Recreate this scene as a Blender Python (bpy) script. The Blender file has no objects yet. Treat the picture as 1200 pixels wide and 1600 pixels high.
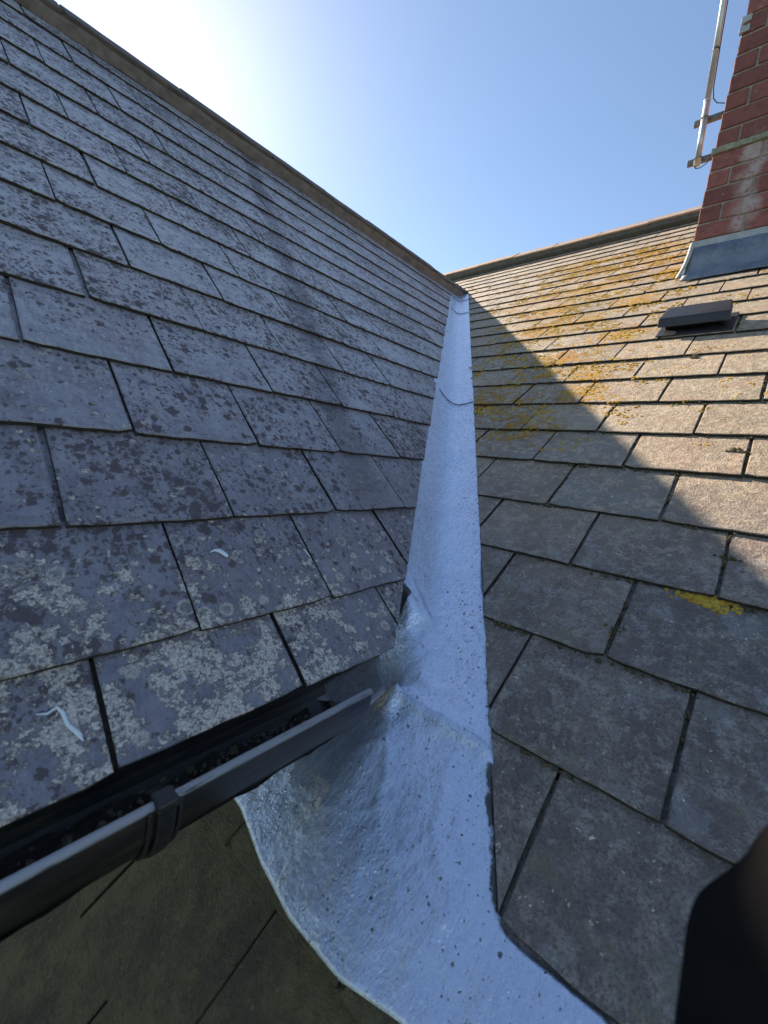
import bpy, bmesh, math, random
from mathutils import Vector, Matrix, noise
random.seed(7)
D = bpy.data; C = bpy.context.scene.collection; scene = bpy.context.scene
S = 0.65                      # metres per layout unit
O = Vector((0, 0, 6.0))       # eye point of the photographer, 6 m above the ground
PA, PB = 0.7679030, 0.5820211 # pitches of the left and the right roof
HA, HB = 0.8180033, 1.0       # distance of the eye from either roof (layout units)

# ------------------------------------------------------------------ camera, sky, sun
cam = D.cameras.new('camera'); camo = D.objects.new('camera', cam); C.objects.link(camo)
r = Vector((.66194, -.74397, .09139)); u = Vector((.03961, .15648, .98689)); f = Vector((.74851, .64964, -.13305))
camo.matrix_world = Matrix(((r.x, u.x, -f.x, O.x), (r.y, u.y, -f.y, O.y), (r.z, u.z, -f.z, O.z), (0, 0, 0, 1)))
cam.sensor_fit = 'VERTICAL'; cam.sensor_height = 36; cam.lens = 14.4964
cam.clip_start = .01; cam.clip_end = 2000
cam.dof.use_dof = True; cam.dof.focus_distance = 1.4; cam.dof.aperture_fstop = 6.5
scene.camera = camo
sund = Vector((.264, .770, .580)).normalized()
w = D.worlds.new('World'); scene.world = w; w.use_nodes = True
nt = w.node_tree; nt.nodes.clear()
sk = nt.nodes.new('ShaderNodeTexSky'); sk.sky_type = 'NISHITA'; sk.sun_disc = False
sk.sun_elevation = math.asin(sund.z); sk.sun_rotation = math.atan2(sund.x, sund.y)
sk.air_density = 1.0; sk.dust_density = .22; sk.ozone_density = 1.2; sk.altitude = 0
bg = nt.nodes.new('ShaderNodeBackground'); bg.inputs[1].default_value = .092
wo = nt.nodes.new('ShaderNodeOutputWorld')
nt.links.new(sk.outputs[0], bg.inputs[0]); nt.links.new(bg.outputs[0], wo.inputs[0])
sl = D.lights.new('sun', 'SUN'); sl.energy = 5.0; sl.angle = math.radians(.53); sl.color = (1, .87, .70)
so = D.objects.new('sun', sl); C.objects.link(so)
so.rotation_euler = sund.to_track_quat('Z', 'Y').to_euler(); so.location = (0, 0, 30)
scene.view_settings.view_transform = 'Standard'; scene.view_settings.look = 'None'
scene.view_settings.exposure = 1.08; scene.view_settings.gamma = 1; scene.view_settings.use_curve_mapping = False
scene.cycles.use_denoising = True

# ------------------------------------------------------------------ frames of the two roofs
uA = Vector((0, math.cos(PA), math.sin(PA))); nA = Vector((0, -math.sin(PA), math.cos(PA))); xA = Vector((1, 0, 0))
uB = Vector((math.cos(PB), 0, math.sin(PB))); nB = Vector((-math.sin(PB), 0, math.cos(PB))); xB = Vector((0, -1, 0))
def W(x, y, z): return O + S * Vector((x, y, z))
def onA(x, uu, h=0): return O + S * (xA * x + uA * uu + nA * (h - HA))
def onB(y, uu, h=0): return O + S * (-xB * y + uB * uu + nB * (h - HB))
def zA(y): return (y * math.sin(PA) - HA) / math.cos(PA)
def zB(x): return (x * math.sin(PB) - HB) / math.cos(PB)
K = math.tan(PB) / math.tan(PA)
def foldy(x): return .7118 + (x - 1.1356) * K
def foldx(y): return 1.1356 + (y - .7118) / K
RA = Matrix((xA, uA, nA)).transposed(); RB = Matrix((xB, uB, nB)).transposed()

# ------------------------------------------------------------------ object helpers
def link(name, me, parent=None, loc=None, rot=None, mat=None):
    o = D.objects.new(name, me); C.objects.link(o)
    if mat and not me.materials: me.materials.append(mat)
    if loc is None: loc = Vector((0, 0, 0))
    if parent: o.parent = parent; loc = loc - base[parent.name]
    o.location = loc
    if rot is not None: o.rotation_euler = rot.to_euler()
    return o
base = {}
def tag(o, label, cat=None, group=None, kind=None):
    if label: o['label'] = label
    if cat: o['category'] = cat
    if group: o['group'] = group
    if kind: o['kind'] = kind
    return o
def thing(name, loc, label, cat, group=None):
    o = D.objects.new(name, None); C.objects.link(o); o.location = loc; o.empty_display_size = .1
    base[o.name] = Vector(loc)
    return tag(o, label, cat, group)
def mesh(vs, fs, smooth=False, name='mesh'):
    me = D.meshes.new(name); me.from_pydata([tuple(v) for v in vs], [], fs); me.update()
    if smooth: me.polygons.foreach_set('use_smooth', [True] * len(me.polygons))
    return me
class MB:
    def __init__(s): s.v = []; s.f = []
    def add(s, vs, fs):
        n = len(s.v); s.v += [Vector(v) for v in vs]; s.f += [[i + n for i in q] for q in fs]; return s
    def hexa(s, p): # 8 points: bottom 4 ccw, top 4 ccw
        return s.add(p, [[3, 2, 1, 0], [4, 5, 6, 7], [0, 1, 5, 4], [1, 2, 6, 5], [2, 3, 7, 6], [3, 0, 4, 7]])
    def box(s, a, b):
        (x0, y0, z0), (x1, y1, z1) = a, b
        return s.hexa([(x0, y0, z0), (x1, y0, z0), (x1, y1, z0), (x0, y1, z0), (x0, y0, z1), (x1, y0, z1), (x1, y1, z1), (x0, y1, z1)])
    def tube(s, pts, rad, n=12, cap=True):
        pts = [Vector(p) for p in pts]; rs = rad if isinstance(rad, (list, tuple)) else [rad] * len(pts)
        n0 = len(s.v); up = None
        for i, p in enumerate(pts):
            t = (pts[min(i + 1, len(pts) - 1)] - pts[max(i - 1, 0)]).normalized()
            if up is None: up = t.orthogonal().normalized()
            up = (up - t * up.dot(t)).normalized(); q = t.cross(up)
            for k in range(n):
                a = 2 * math.pi * k / n; s.v.append(p + rs[i] * (math.cos(a) * up + math.sin(a) * q))
        for i in range(len(pts) - 1):
            for k in range(n):
                a = n0 + i * n + k; b = n0 + i * n + (k + 1) % n
                s.f.append([a, b, b + n, a + n])
        if cap:
            s.f.append([n0 + k for k in range(n)][::-1]); s.f.append([n0 + (len(pts) - 1) * n + k for k in range(n)])
        return s
    def sweep(s, prof, closed, x0, x1, seg=1, cap=True, jit=0): # prof: (y,z) swept along x
        n = len(prof); n0 = len(s.v)
        for i in range(seg + 1):
            x = x0 + (x1 - x0) * i / seg
            for (y, z) in prof: s.v.append(Vector((x, y + random.uniform(-jit, jit), z + random.uniform(-jit, jit))))
        for i in range(seg):
            for k in range(n if closed else n - 1):
                a = n0 + i * n + k; b = n0 + i * n + (k + 1) % n
                s.f.append([a, b, b + n, a + n])
        if closed and cap:
            s.f.append([n0 + k for k in range(n)][::-1]); s.f.append([n0 + seg * n + k for k in range(n)])
        return s
    def build(s, name, mat, parent=None, smooth=False, units=False, loc=None):
        b0 = loc if loc is not None else (base[parent.name] if parent else Vector((0, 0, 0)))
        vs = [(W(*v) if units else v) - b0 for v in s.v]
        me = mesh(vs, s.f, smooth, name)
        bm = bmesh.new(); bm.from_mesh(me); bmesh.ops.recalc_face_normals(bm, faces=bm.faces); bm.to_mesh(me); bm.free()
        o = link(name, me, parent, b0, None, mat)
        return o
def bevel(o, wd, seg=2):
    m = o.modifiers.new('bevel', 'BEVEL'); m.width = wd; m.segments = seg; m.limit_method = 'ANGLE'; m.angle_limit = math.radians(35)
    return o

# ------------------------------------------------------------------ materials
class N:
    def __init__(s, name, rough=.6, spec=.5):
        s.m = D.materials.new(name); s.m.use_nodes = True; s.t = s.m.node_tree; s.t.nodes.clear()
        s.out = s.t.nodes.new('ShaderNodeOutputMaterial'); s.p = s.t.nodes.new('ShaderNodeBsdfPrincipled')
        s.t.links.new(s.p.outputs[0], s.out.inputs[0]); s.p.inputs['Roughness'].default_value = rough
        s.p.inputs['Specular IOR Level'].default_value = spec
        s.geo = s.t.nodes.new('ShaderNodeNewGeometry').outputs['Position']
    def set(s, i, v):
        if isinstance(v, bpy.types.NodeSocket): s.t.links.new(v, i)
        elif v is not None:
            if isinstance(v, tuple) and len(v) == 3 and i.type == 'RGBA': v = (*v, 1)
            i.default_value = v
    def math(s, op, a, b=None, c=None, clamp=False):
        n = s.t.nodes.new('ShaderNodeMath'); n.operation = op; n.use_clamp = clamp
        for k, v in enumerate((a, b, c)):
            if v is not None: s.set(n.inputs[k], v)
        return n.outputs[0]
    def vec(s, op, a, b=None):
        n = s.t.nodes.new('ShaderNodeVectorMath'); n.operation = op
        s.set(n.inputs[0], a)
        if b is not None: s.set(n.inputs[1], b)
        return n.outputs['Value'] if op in ('DISTANCE', 'LENGTH', 'DOT_PRODUCT') else n.outputs[0]
    def frame(s, ex, ey, ez, origin=O): # position in a plane's own axes, in metres
        d = s.vec('SUBTRACT', s.geo, tuple(origin))
        n = s.t.nodes.new('ShaderNodeCombineXYZ')
        for i, e in enumerate((ex, ey, ez)): s.set(n.inputs[i], s.vec('DOT_PRODUCT', d, tuple(e)))
        return n.outputs[0]
    def sep(s, v):
        n = s.t.nodes.new('ShaderNodeSeparateXYZ'); s.set(n.inputs[0], v); return n.outputs
    def noise(s, v, sc, det=4, ro=.55, dist=0, col=False):
        n = s.t.nodes.new('ShaderNodeTexNoise'); s.set(n.inputs['Vector'], v)
        n.inputs['Scale'].default_value = sc; n.inputs['Detail'].default_value = det; n.inputs['Roughness'].default_value = ro; n.inputs['Distortion'].default_value = dist
        return n.outputs[1 if col else 0]
    def vor(s, v, sc, rnd=1, out='Distance', feat='F1'):
        n = s.t.nodes.new('ShaderNodeTexVoronoi'); s.set(n.inputs['Vector'], v); n.feature = feat
        n.inputs['Scale'].default_value = sc; n.inputs['Randomness'].default_value = rnd; return n.outputs[out]
    def ramp(s, v, a, b, lo=0., hi=1.):
        n = s.t.nodes.new('ShaderNodeMapRange'); n.interpolation_type = 'SMOOTHSTEP'
        for i, q in zip(n.inputs[:5], (v, a, b, lo, hi)): s.set(i, q)
        return n.outputs[0]
    def mix(s, fac, a, b, mode='MIX'):
        n = s.t.nodes.new('ShaderNodeMix'); n.data_type = 'RGBA'; n.blend_type = mode
        s.set(n.inputs[0], fac); s.set(n.inputs[6], a); s.set(n.inputs[7], b); return n.outputs[2]
    def mul(s, *a):
        r = a[0]
        for q in a[1:]: r = s.math('MULTIPLY', r, q)
        return r
    def add(s, *a):
        r = a[0]
        for q in a[1:]: r = s.math('ADD', r, q)
        return r
    def mx(s, *a):
        r = a[0]
        for q in a[1:]: r = s.math('MAXIMUM', r, q)
        return r
    def scale(s, v, k): return s.vec('MULTIPLY', v, k)
    def rnd(s):
        if not hasattr(s, '_r'): s._r = s.t.nodes.new('ShaderNodeObjectInfo').outputs['Random']
        return s._r
    def shift(s, v): # every slate samples its own patch of the pattern
        c = s.t.nodes.new('ShaderNodeCombineXYZ'); s.set(c.inputs[0], s.mul(s.rnd(), 37.)); s.set(c.inputs[1], s.mul(s.rnd(), 91.))
        return s.vec('ADD', v, c.outputs[0])
    def bump(s, h, dist=.002, strength=1.):
        n = s.t.nodes.new('ShaderNodeBump'); n.inputs['Distance'].default_value = dist; n.inputs['Strength'].default_value = strength
        s.set(n.inputs['Height'], h); s.t.links.new(n.outputs[0], s.p.inputs['Normal'])
    def col(s, v, tint=None): # tint: overall colour of the stone or paint
        s.set(s.p.inputs['Base Color'], s.mix(1., v, tint, 'MULTIPLY') if tint else v)
    def gain(s, v, g):
        return s.vec('MINIMUM', s.vec('MULTIPLY', v, g), (.9, .9, .9))
    def rough(s, v): s.set(s.p.inputs['Roughness'], v)
    def attr(s, nm):
        n = s.t.nodes.new('ShaderNodeAttribute'); n.attribute_name = nm; return n.outputs['Fac']

def slate_left():
    m = N('slate_blue_grey'); P = m.frame(xA, uA, nA); Q = m.shift(P); xy = m.sep(P); X, U = xy[0], xy[1]
    R = m.rnd(); fr = m.math('FRACT', m.mul(R, 17.3))
    wob = m.scale(m.noise(Q, 120, 2, col=True), (.006, .006, .006)); Qw = m.vec('ADD', Q, wob)
    cloud = m.noise(P, 3.0, 3); mid = m.noise(Q, 22, 6, .7)
    c = m.mix(R, (.135, .150, .190), (.195, .200, .235))
    c = m.mix(m.ramp(fr, .62, .95, 0, .5), c, (.150, .125, .145))
    c = m.mix(m.ramp(mid, .40, .62, 0, .9), c, (.080, .076, .096))
    c = m.mix(m.ramp(m.noise(Q, 7, 5, .7), .46, .62, 0, .7), c, (.105, .085, .100))
    grain = m.noise(m.scale(Q, (1, .30, 1)), 170, 4, .65)
    c = m.mix(m.ramp(grain, .45, .68, 0, .55), c, (.27, .285, .325))
    c = m.mix(m.ramp(U, .95, .35, 0, .55), c, m.mix(mid, (.105, .105, .130), (.060, .055, .070)))
    # paler mottling, stronger towards the ridge
    mottle = m.mul(m.ramp(U, .35, 1.6, .12, 1), m.ramp(m.noise(Q, 38, 6, .72), .40, .54))
    c = m.mix(m.mul(mottle, .8), c, (.33, .35, .365))
    # dark lichen spots, 5 to 20 mm, in clusters
    clus = m.noise(Q, 10, 4, .65)
    Qs = m.vec('ADD', m.scale(Q, (1, .8, 1)), m.scale(m.noise(Q, 95, 4, .65, col=True), (.020, .020, .020)))
    more = m.add(m.mul(m.math('SUBTRACT', clus, .5), 2.6), m.mul(m.math('SUBTRACT', m.rnd(), .5), .5), m.mul(m.math('SUBTRACT', cloud, .5), 1.4))
    def colony(sc, bias, soft=.05):
        vd_, vc_ = m.vor(Qs, sc), m.vor(Qs, sc, out='Color')
        rad_ = m.mul(m.math('SUBTRACT', m.add(vc_, m.mul(more, .55)), bias), 1.1)
        rad_ = m.math('MINIMUM', m.mx(rad_, .0), .50)
        return m.ramp(m.math('SUBTRACT', rad_, vd_), -.01, soft)
    spots = m.mx(colony(52, .43, .08), m.mul(colony(105, m.math('SUBTRACT', .40, m.mul(m.ramp(U, .4, 1.6), .20)), .10), .95), m.mul(colony(190, m.math('SUBTRACT', .44, m.mul(m.ramp(U, .4, 1.6), .18)), .16), .85))
    spotc = m.mix(m.noise(Q, 160, 3, .7), (.014, .012, .016), (.075, .056, .064))
    c = m.mix(m.mul(spots, .94), c, spotc)
    # pale crusty lichens, dense on the lowest course, scattered discs above it
    low = m.ramp(U, .26, .10); low2 = m.ramp(U, .52, .16); low3 = m.ramp(U, .37, .24)
    ln = m.noise(Qw, 24, 6, .74)
    crust = m.mul(m.ramp(m.add(ln, m.mul(low, .06), m.mul(m.noise(P, 5, 2), .34)), .705, .74), m.ramp(low3, .05, .6))
    vd = m.vor(Qw, 58); vc = m.vor(Qw, 58, out='Color')
    disc = m.mul(m.ramp(vd, m.mul(vc, .42), m.mul(vc, .34)), m.ramp(m.add(vc, m.mul(m.noise(Q, 8, 3), .5), m.mul(low2, .22)), .86, .90))
    disc = m.mul(disc, m.ramp(m.noise(Qw, 210, 2), .36, .5), m.ramp(U, 1.1, .5, .25, 1))
    vd2 = m.vor(Qw, 24); vc2 = m.vor(Qw, 24, out='Color')
    big = m.mul(m.ramp(vd2, .33, .27), m.ramp(vc2, .60, .62), m.ramp(low2, .1, .8))
    rim = m.mul(big, m.ramp(vd2, .15, .24))
    lich = m.mx(m.mul(crust, m.ramp(m.noise(Qw, 150, 3, .7), .33, .46)), disc, m.mul(rim, .7))
    crustc = m.mix(m.ramp(m.noise(Q, 330, 3, .7), .35, .65), (.20, .195, .18), (.47, .46, .42))
    c = m.mix(m.mul(big, .45), c, (.13, .135, .115))
    c = m.mix(m.mul(lich, .9), c, crustc)
    flaky = m.ramp(m.noise(m.scale(Qw, (1, .5, 1)), 85, 4, .7), .66, .69)
    c = m.mix(m.mul(flaky, .6), c, (.40, .42, .45))
    # the old dark run-off stain that crosses all courses
    st = m.add(X, m.mul(m.math('SUBTRACT', m.noise(P, 6, 5, .7), .5), .16), m.mul(U, -.26))
    st = m.math('ABSOLUTE', m.math('SUBTRACT', st, .60))
    st = m.mul(m.ramp(st, .075, .02), m.ramp(U, .30, .5), m.ramp(m.noise(Q, 26, 6, .8), .30, .50))
    c = m.mix(m.mul(st, .8), c, (.060, .052, .060))
    m.col(m.gain(c, (1.52, 1.40, 1.36)))
    m.rough(m.add(.20, m.mul(spots, .45), m.mul(lich, .5), m.mul(mid, .22), m.mul(mottle, .08)))
    m.bump(m.add(m.mul(grain, .3), m.mul(mid, 1.2), m.mul(spots, .3), m.mul(lich, .6), m.mul(m.noise(m.scale(Q, (.35, 1, 1)), 16, 5, .65), 1.3)), .0042, .9)
    m.p.inputs['Specular IOR Level'].default_value = .9
    return m.m

LICH = [(1.3, 2.3, .4), (1.7, 4.4, .6), (2.1, 4.9, .6), (1.35, 3.9, .5), (1.3, 6.5, .7), (2.2, 6.6, .7), (.8, 5.2, .45), (.95, 1.9, .35), (1.15, 2.9, .45), (.85, 2.7, .38), (.86, 3.3, .4), (1.5, 3.7, .5), (1.1, 5.8, .6), (1.5, 5.0, .6), (1.0, 4.3, .5), (1.9, 5.9, .6), (.75, 2.35, .28)]
def slate_right():
    m = N('slate_weathered_brown'); P = m.frame(-xB, uB, nB); Q = m.shift(P); xy = m.sep(P); Y, U = xy[0], xy[1]
    R = m.rnd(); fr = m.math('FRACT', m.mul(R, 13.7))
    wob = m.scale(m.noise(Q, 110, 2, col=True), (.007, .007, .007)); Qw = m.vec('ADD', Q, wob)
    up = m.ramp(m.add(U, m.mul(R, .15)), .60, 1.25)  # upper courses paler: lichen and dust, with sunlit warmth put into the colour
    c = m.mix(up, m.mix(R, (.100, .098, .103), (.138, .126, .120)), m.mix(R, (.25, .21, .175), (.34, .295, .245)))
    c = m.mix(m.ramp(fr, .87, .9, 0, .75), c, (.145, .165, .195))
    n1 = m.noise(Q, 11, 6, .72); n2 = m.noise(Q, 48, 6, .75); n3 = m.noise(Q, 240, 4, .7)
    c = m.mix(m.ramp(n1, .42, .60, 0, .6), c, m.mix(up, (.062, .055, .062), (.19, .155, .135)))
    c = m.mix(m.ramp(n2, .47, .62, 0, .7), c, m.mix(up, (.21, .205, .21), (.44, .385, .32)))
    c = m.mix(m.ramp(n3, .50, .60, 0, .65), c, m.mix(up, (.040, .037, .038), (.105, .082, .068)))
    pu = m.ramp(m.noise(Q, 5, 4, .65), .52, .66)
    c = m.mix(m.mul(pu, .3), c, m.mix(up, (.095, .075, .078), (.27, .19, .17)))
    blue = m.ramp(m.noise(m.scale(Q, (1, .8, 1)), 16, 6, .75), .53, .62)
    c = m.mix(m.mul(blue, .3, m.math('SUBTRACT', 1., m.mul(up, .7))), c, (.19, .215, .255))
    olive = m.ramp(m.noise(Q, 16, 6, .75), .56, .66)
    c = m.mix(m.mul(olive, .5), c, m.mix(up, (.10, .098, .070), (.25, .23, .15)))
    rust = m.mul(m.ramp(m.noise(m.scale(Q, (1.6, .5, 1)), 10, 5, .75), .66, .72), .5)
    c = m.mix(rust, c, (.20, .09, .045))
    # white specks and small ragged crusts
    wv = m.noise(Qw, 62, 5, .7)
    wh = m.mul(m.ramp(wv, .62, .65), m.ramp(m.noise(Q, 9, 4, .65), .53, .60))
    wh2 = m.mul(m.ramp(m.noise(Q, 190, 2), .70, .73), m.ramp(m.noise(Q, 14, 3), .42, .55))
    c = m.mix(m.mul(m.mx(wh, wh2), .8), c, (.50, .50, .46))
    # grey-green lichen veil and dark pinholes on the middle courses
    mid = m.mul(m.ramp(U, 1.0, 1.7), m.ramp(U, 4.2, 2.6))
    veil = m.mul(m.ramp(U, .9, 1.7), m.ramp(m.noise(Qw, 30, 6, .75), .47, .56), m.ramp(m.noise(P, 2.6, 2), .36, .50))
    c = m.mix(m.mul(veil, .65), c, (.36, .36, .32))
    dk = m.mul(m.ramp(m.noise(m.scale(Qw, (1, .7, 1)), 95, 3, .6), .58, .63), mid, m.ramp(Y, .3, .75))
    c = m.mix(m.mul(dk, .85), c, (.045, .042, .038))
    d = None
    for (y, uu, rad) in LICH:
        e = m.ramp(m.vec('DISTANCE', P, (y * S, uu * S, -S)), rad * S, rad * S * .1)
        d = e if d is None else m.mx(d, e)
    d = m.mul(d, 1)
    gn = m.noise(P, 26, 6, .75); gf = m.noise(P, 150, 4, .75)
    gold = m.ramp(m.add(gn, m.mul(d, .13), m.mul(gf, .45), m.mul(m.noise(P, 5, 3), .3)), .985, 1.01)
    gold = m.mul(gold, m.ramp(d, .02, .15))
    goldc = m.mix(m.ramp(gf, .38, .6), (.15, .085, .015), (.46, .30, .045))
    goldc = m.mix(m.ramp(m.noise(P, 6, 2), .5, .6, 0, .7), goldc, (.40, .18, .02))
    c = m.mix(m.mul(gold, .95), c, goldc)
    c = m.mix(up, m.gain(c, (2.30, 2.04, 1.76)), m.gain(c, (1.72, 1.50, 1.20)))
    # below the eaves of the left roof the slates are wet and green with algae
    wet = m.ramp(U, .07, -.05); wet = m.mul(wet, m.ramp(Y, .05, .22))
    alg = m.mix(m.ramp(m.noise(P, 9, 6, .75), .35, .65), (.040, .030, .012), (.150, .118, .044))
    alg = m.mix(m.ramp(m.noise(P, 26, 6, .8), .50, .60, 0, .6), alg, (.030, .024, .014))
    alg = m.mix(m.ramp(m.noise(P, 120, 4, .75), .60, .68, 0, .8), alg, (.19, .17, .10))
    c = m.mix(m.mul(wet, .92), c, alg)
    m.col(c)
    m.rough(m.add(.42, m.mul(gold, .4), m.mul(n2, .3), m.mul(wet, -.2)))
    m.bump(m.add(m.mul(n2, 1.1), m.mul(n3, .5), m.mul(n1, 1.4), m.mul(gold, m.add(.8, gf)), m.mul(wh, .6), m.mul(veil, .4)), .0078, 1.)
    return m.m

def paint_mat():
    m = N('blue_grey_bitumen_paint', .3); P = m.frame(-xB, uB, nB); xy = m.sep(P)
    n1 = m.noise(P, 7, 4, .6); n2 = m.noise(m.scale(P, (1, .4, 1)), 90, 5, .7); n3 = m.noise(m.scale(P, (1, .5, 1)), 260, 4, .7)
    c = m.mix(n1, (.60, .68, .84), (.70, .77, .90))
    c = m.mix(m.ramp(n2, .45, .7, 0, .35), c, (.46, .54, .72))
    Pw = m.vec('ADD', P, m.scale(m.noise(P, 150, 2, col=True), (.006, .006, .006)))
    side = m.add(m.mul(m.attr('right_side'), .8), .2); pn = m.noise(P, 6, 3)
    def pits(sc, thr):
        vc = m.vor(Pw, sc, out='Color'); k = m.ramp(m.add(vc, m.mul(side, .16), m.mul(pn, .3)), thr, thr + .2)
        return m.mul(m.ramp(m.vor(Pw, sc), m.mul(k, .36), m.mul(k, .26)), m.ramp(k, .02, .08))
    pit = m.mx(pits(260, .96), pits(150, .99), pits(80, 1.07), m.mul(pits(36, 1.22), .9))
    c = m.mix(m.mul(pit, .85), c, (.05, .06, .07))
    worn = m.mul(m.ramp(m.noise(P, 75, 5, .75), .60, .66), m.ramp(m.noise(P, 5, 3), .5, .6), .5)
    c = m.mix(worn, c, (.16, .19, .23))
    dirt = m.ramp(m.add(m.attr('bare'), m.mul(m.math('SUBTRACT', m.noise(P, 26, 5, .7), .5), .7)), .45, .56)
    dc = m.mix(m.noise(P, 60, 4, .7), (.045, .042, .04), (.15, .14, .135))
    dc = m.mix(m.ramp(m.noise(P, 35, 3), .58, .64), dc, (.42, .42, .40))
    c = m.mix(dirt, c, dc)
    m.col(m.gain(c, (1., 1., 1.)))
    m.p.inputs['Metallic'].default_value = .62
    m.rough(m.add(.14, m.mul(n2, .24), m.mul(pit, .3), m.mul(dirt, .3)))
    R45 = m.vec('ADD', m.scale(P, (.22, 1, 1)), m.scale(m.noise(P, 9, 3, col=True), (.012, .012, .012)))
    drip = m.noise(R45, 130, 4, .6)
    wr = m.noise(m.scale(P, (.45, 1, 1)), 48, 4, .6, .8)
    upper = m.ramp(xy[1], .7, 1.1); dm = m.ramp(m.noise(P, 4, 2), .4, .6, .35, 1.2)
    pb = m.ramp(m.vor(Pw, 120), .3, .0)
    m.bump(m.add(m.mul(n2, .6), m.mul(n3, .4), m.mul(drip, dm, .32), m.mul(wr, m.mul(upper, 1.1)), m.mul(n1, 2.2), m.mul(m.noise(P, 24, 3), 1.4), m.mul(pb, m.ramp(pn, .45, .6), .35), m.mul(pit, -.5)), .0034, .9)
    m.p.inputs['Coat Weight'].default_value = .5; m.p.inputs['Coat Roughness'].default_value = .15
    return m.m

def simple(name, c1, c2, sc=12, rough=.7, bump=.002, det=5, spec=.5, metal=0, sc2=150, c3=None):
    m = N(name, rough, spec); n1 = m.noise(m.geo, sc, det, .65); n2 = m.noise(m.geo, sc2, 3, .6)
    c = m.mix(m.ramp(n1, .3, .7), c1, c2)
    c = m.mix(m.ramp(n2, .4, .75, 0, .35), c, c3 or c1)
    m.col(c); m.rough(m.add(rough - .1, m.mul(n1, .2)))
    m.bump(m.add(n1, m.mul(n2, .5)), bump, .8); m.p.inputs['Metallic'].default_value = metal
    return m.m

def brick_mat():
    m = N('red_brick', .85); R = m.rnd(); fr = m.math('FRACT', m.mul(R, 9.7)); P = m.frame(Vector((0, 1, 0)), Vector((0, 0, 1)), Vector((1, 0, 0)))
    Q = m.shift(P)
    c = m.mix(R, (.23, .075, .058), (.34, .12, .09)); c = m.mix(m.ramp(fr, .7, 1, 0, .6), c, (.15, .05, .045))
    c = m.mix(m.ramp(m.noise(Q, 30, 5, .7), .4, .7, 0, .5), c, (.11, .035, .032))
    c = m.mix(m.ramp(m.noise(Q, 160, 3, .7), .5, .7, 0, .4), c, (.34, .15, .12))
    xy = m.sep(P)
    sy = m.math('ABSOLUTE', m.math('SUBTRACT', m.add(xy[0], m.mul(xy[1], -.10), m.mul(m.noise(P, 7, 4), .16)), m.noise(P, 2, 1)))
    sy = m.math('ABSOLUTE', m.math('SUBTRACT', m.add(xy[0], m.mul(m.math('SUBTRACT', m.noise(P, 9, 4), .5), .16)), .255))
    eff = m.mul(m.ramp(sy, .075, .01), m.ramp(xy[1], 1.25, 1.45), m.ramp(xy[1], 1.88, 1.78), m.ramp(m.noise(P, 40, 4, .7), .3, .5))
    eff2 = m.mul(m.ramp(m.noise(P, 12, 5, .7), .58, .70), .5)
    c = m.mix(m.mx(m.mul(eff, .8), eff2), c, (.50, .42, .38))
    m.col(c); m.bump(m.add(m.noise(Q, 90, 4, .7), m.mul(m.noise(Q, 20, 3), 1.2)), .003, .8)
    return m.m

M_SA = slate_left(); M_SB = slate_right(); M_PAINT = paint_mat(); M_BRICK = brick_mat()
M_EDGE = simple('dark_slate_edge', (.012, .011, .010), (.045, .038, .028), 90, .95, .002, c3=(.085, .072, .045))  # side faces of the slates, darker than their tops
M_DECK = simple('dark_underlay', (.012, .012, .011), (.025, .022, .02), 30, .95)
M_RIDGE_A = simple('weathered_clay_ridge', (.095, .078, .070), (.17, .14, .12), 14, .85, .004, c3=(.08, .07, .06))
M_RIDGE_B = simple('clay_ridge_lichened', (.34, .20, .14), (.42, .31, .23), 22, .85, .003, c3=(.45, .40, .32))
M_MORTAR = simple('beige_bedding_mortar', (.11, .092, .078), (.21, .175, .145), 18, .95, .004, c3=(.20, .155, .13))
M_MORTAR_G = simple('grey_ridge_mortar', (.085, .085, .075), (.15, .145, .125), 25, .95, .003)
M_JOINT = simple('brick_joint_mortar', (.30, .25, .21), (.46, .41, .36), 40, .95, .002)
M_BAND = simple('lichened_mortar_band', (.22, .21, .14), (.40, .39, .30), 35, .95, .004, c3=(.15, .13, .08))
M_LEAD = simple('weathered_lead', (.11, .13, .165), (.24, .27, .31), 11, .5, .004, metal=.25, c3=(.42, .44, .45))
M_LEAD_P = simple('pale_lead_edge', (.36, .38, .38), (.48, .50, .49), 25, .6, .002, c3=(.25, .24, .18))
M_STEEL = simple('galvanised_tube', (.52, .50, .49), (.66, .63, .60), 20, .38, .0005, metal=.6, c3=(.4, .36, .33))
M_BRACKET = simple('rusty_galvanised_bracket', (.15, .14, .13), (.30, .28, .25), 60, .6, .001, metal=.5)
M_CABLE = simple('black_cable', (.015, .015, .016), (.03, .03, .03), 30, .5, .0002)
M_VENT = simple('black_vent_plastic', (.018, .018, .02), (.036, .036, .04), 8, .42, .0004, c3=(.05, .05, .052))
M_PVC = N('black_gutter_plastic', .3)
def _pvc():
    m = M_PVC; n1 = m.noise(m.scale(m.geo, (.25, 1, 1)), 30, 5, .65); n2 = m.noise(m.geo, 160, 3, .6); P = m.sep(m.vec('SUBTRACT', m.geo, tuple(O)))
    rim_glint = m.ramp(P[2], -.3480, -.3435)  # highlight along the rim, painted into the plastic's colour
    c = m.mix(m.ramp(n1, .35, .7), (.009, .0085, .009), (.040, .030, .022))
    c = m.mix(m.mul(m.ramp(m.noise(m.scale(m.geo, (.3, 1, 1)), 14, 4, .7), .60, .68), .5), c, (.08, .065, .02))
    c = m.mix(m.mul(rim_glint, m.ramp(m.noise(m.scale(m.geo, (.2, 1, 1)), 60, 4, .7), .3, .5)), c, (.36, .37, .39)); m.col(c)
    m.rough(m.add(.22, m.mul(n1, .3))); m.bump(m.add(n1, m.mul(n2, .4)), .0008, .7)
_pvc(); M_PVC = M_PVC.m
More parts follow.
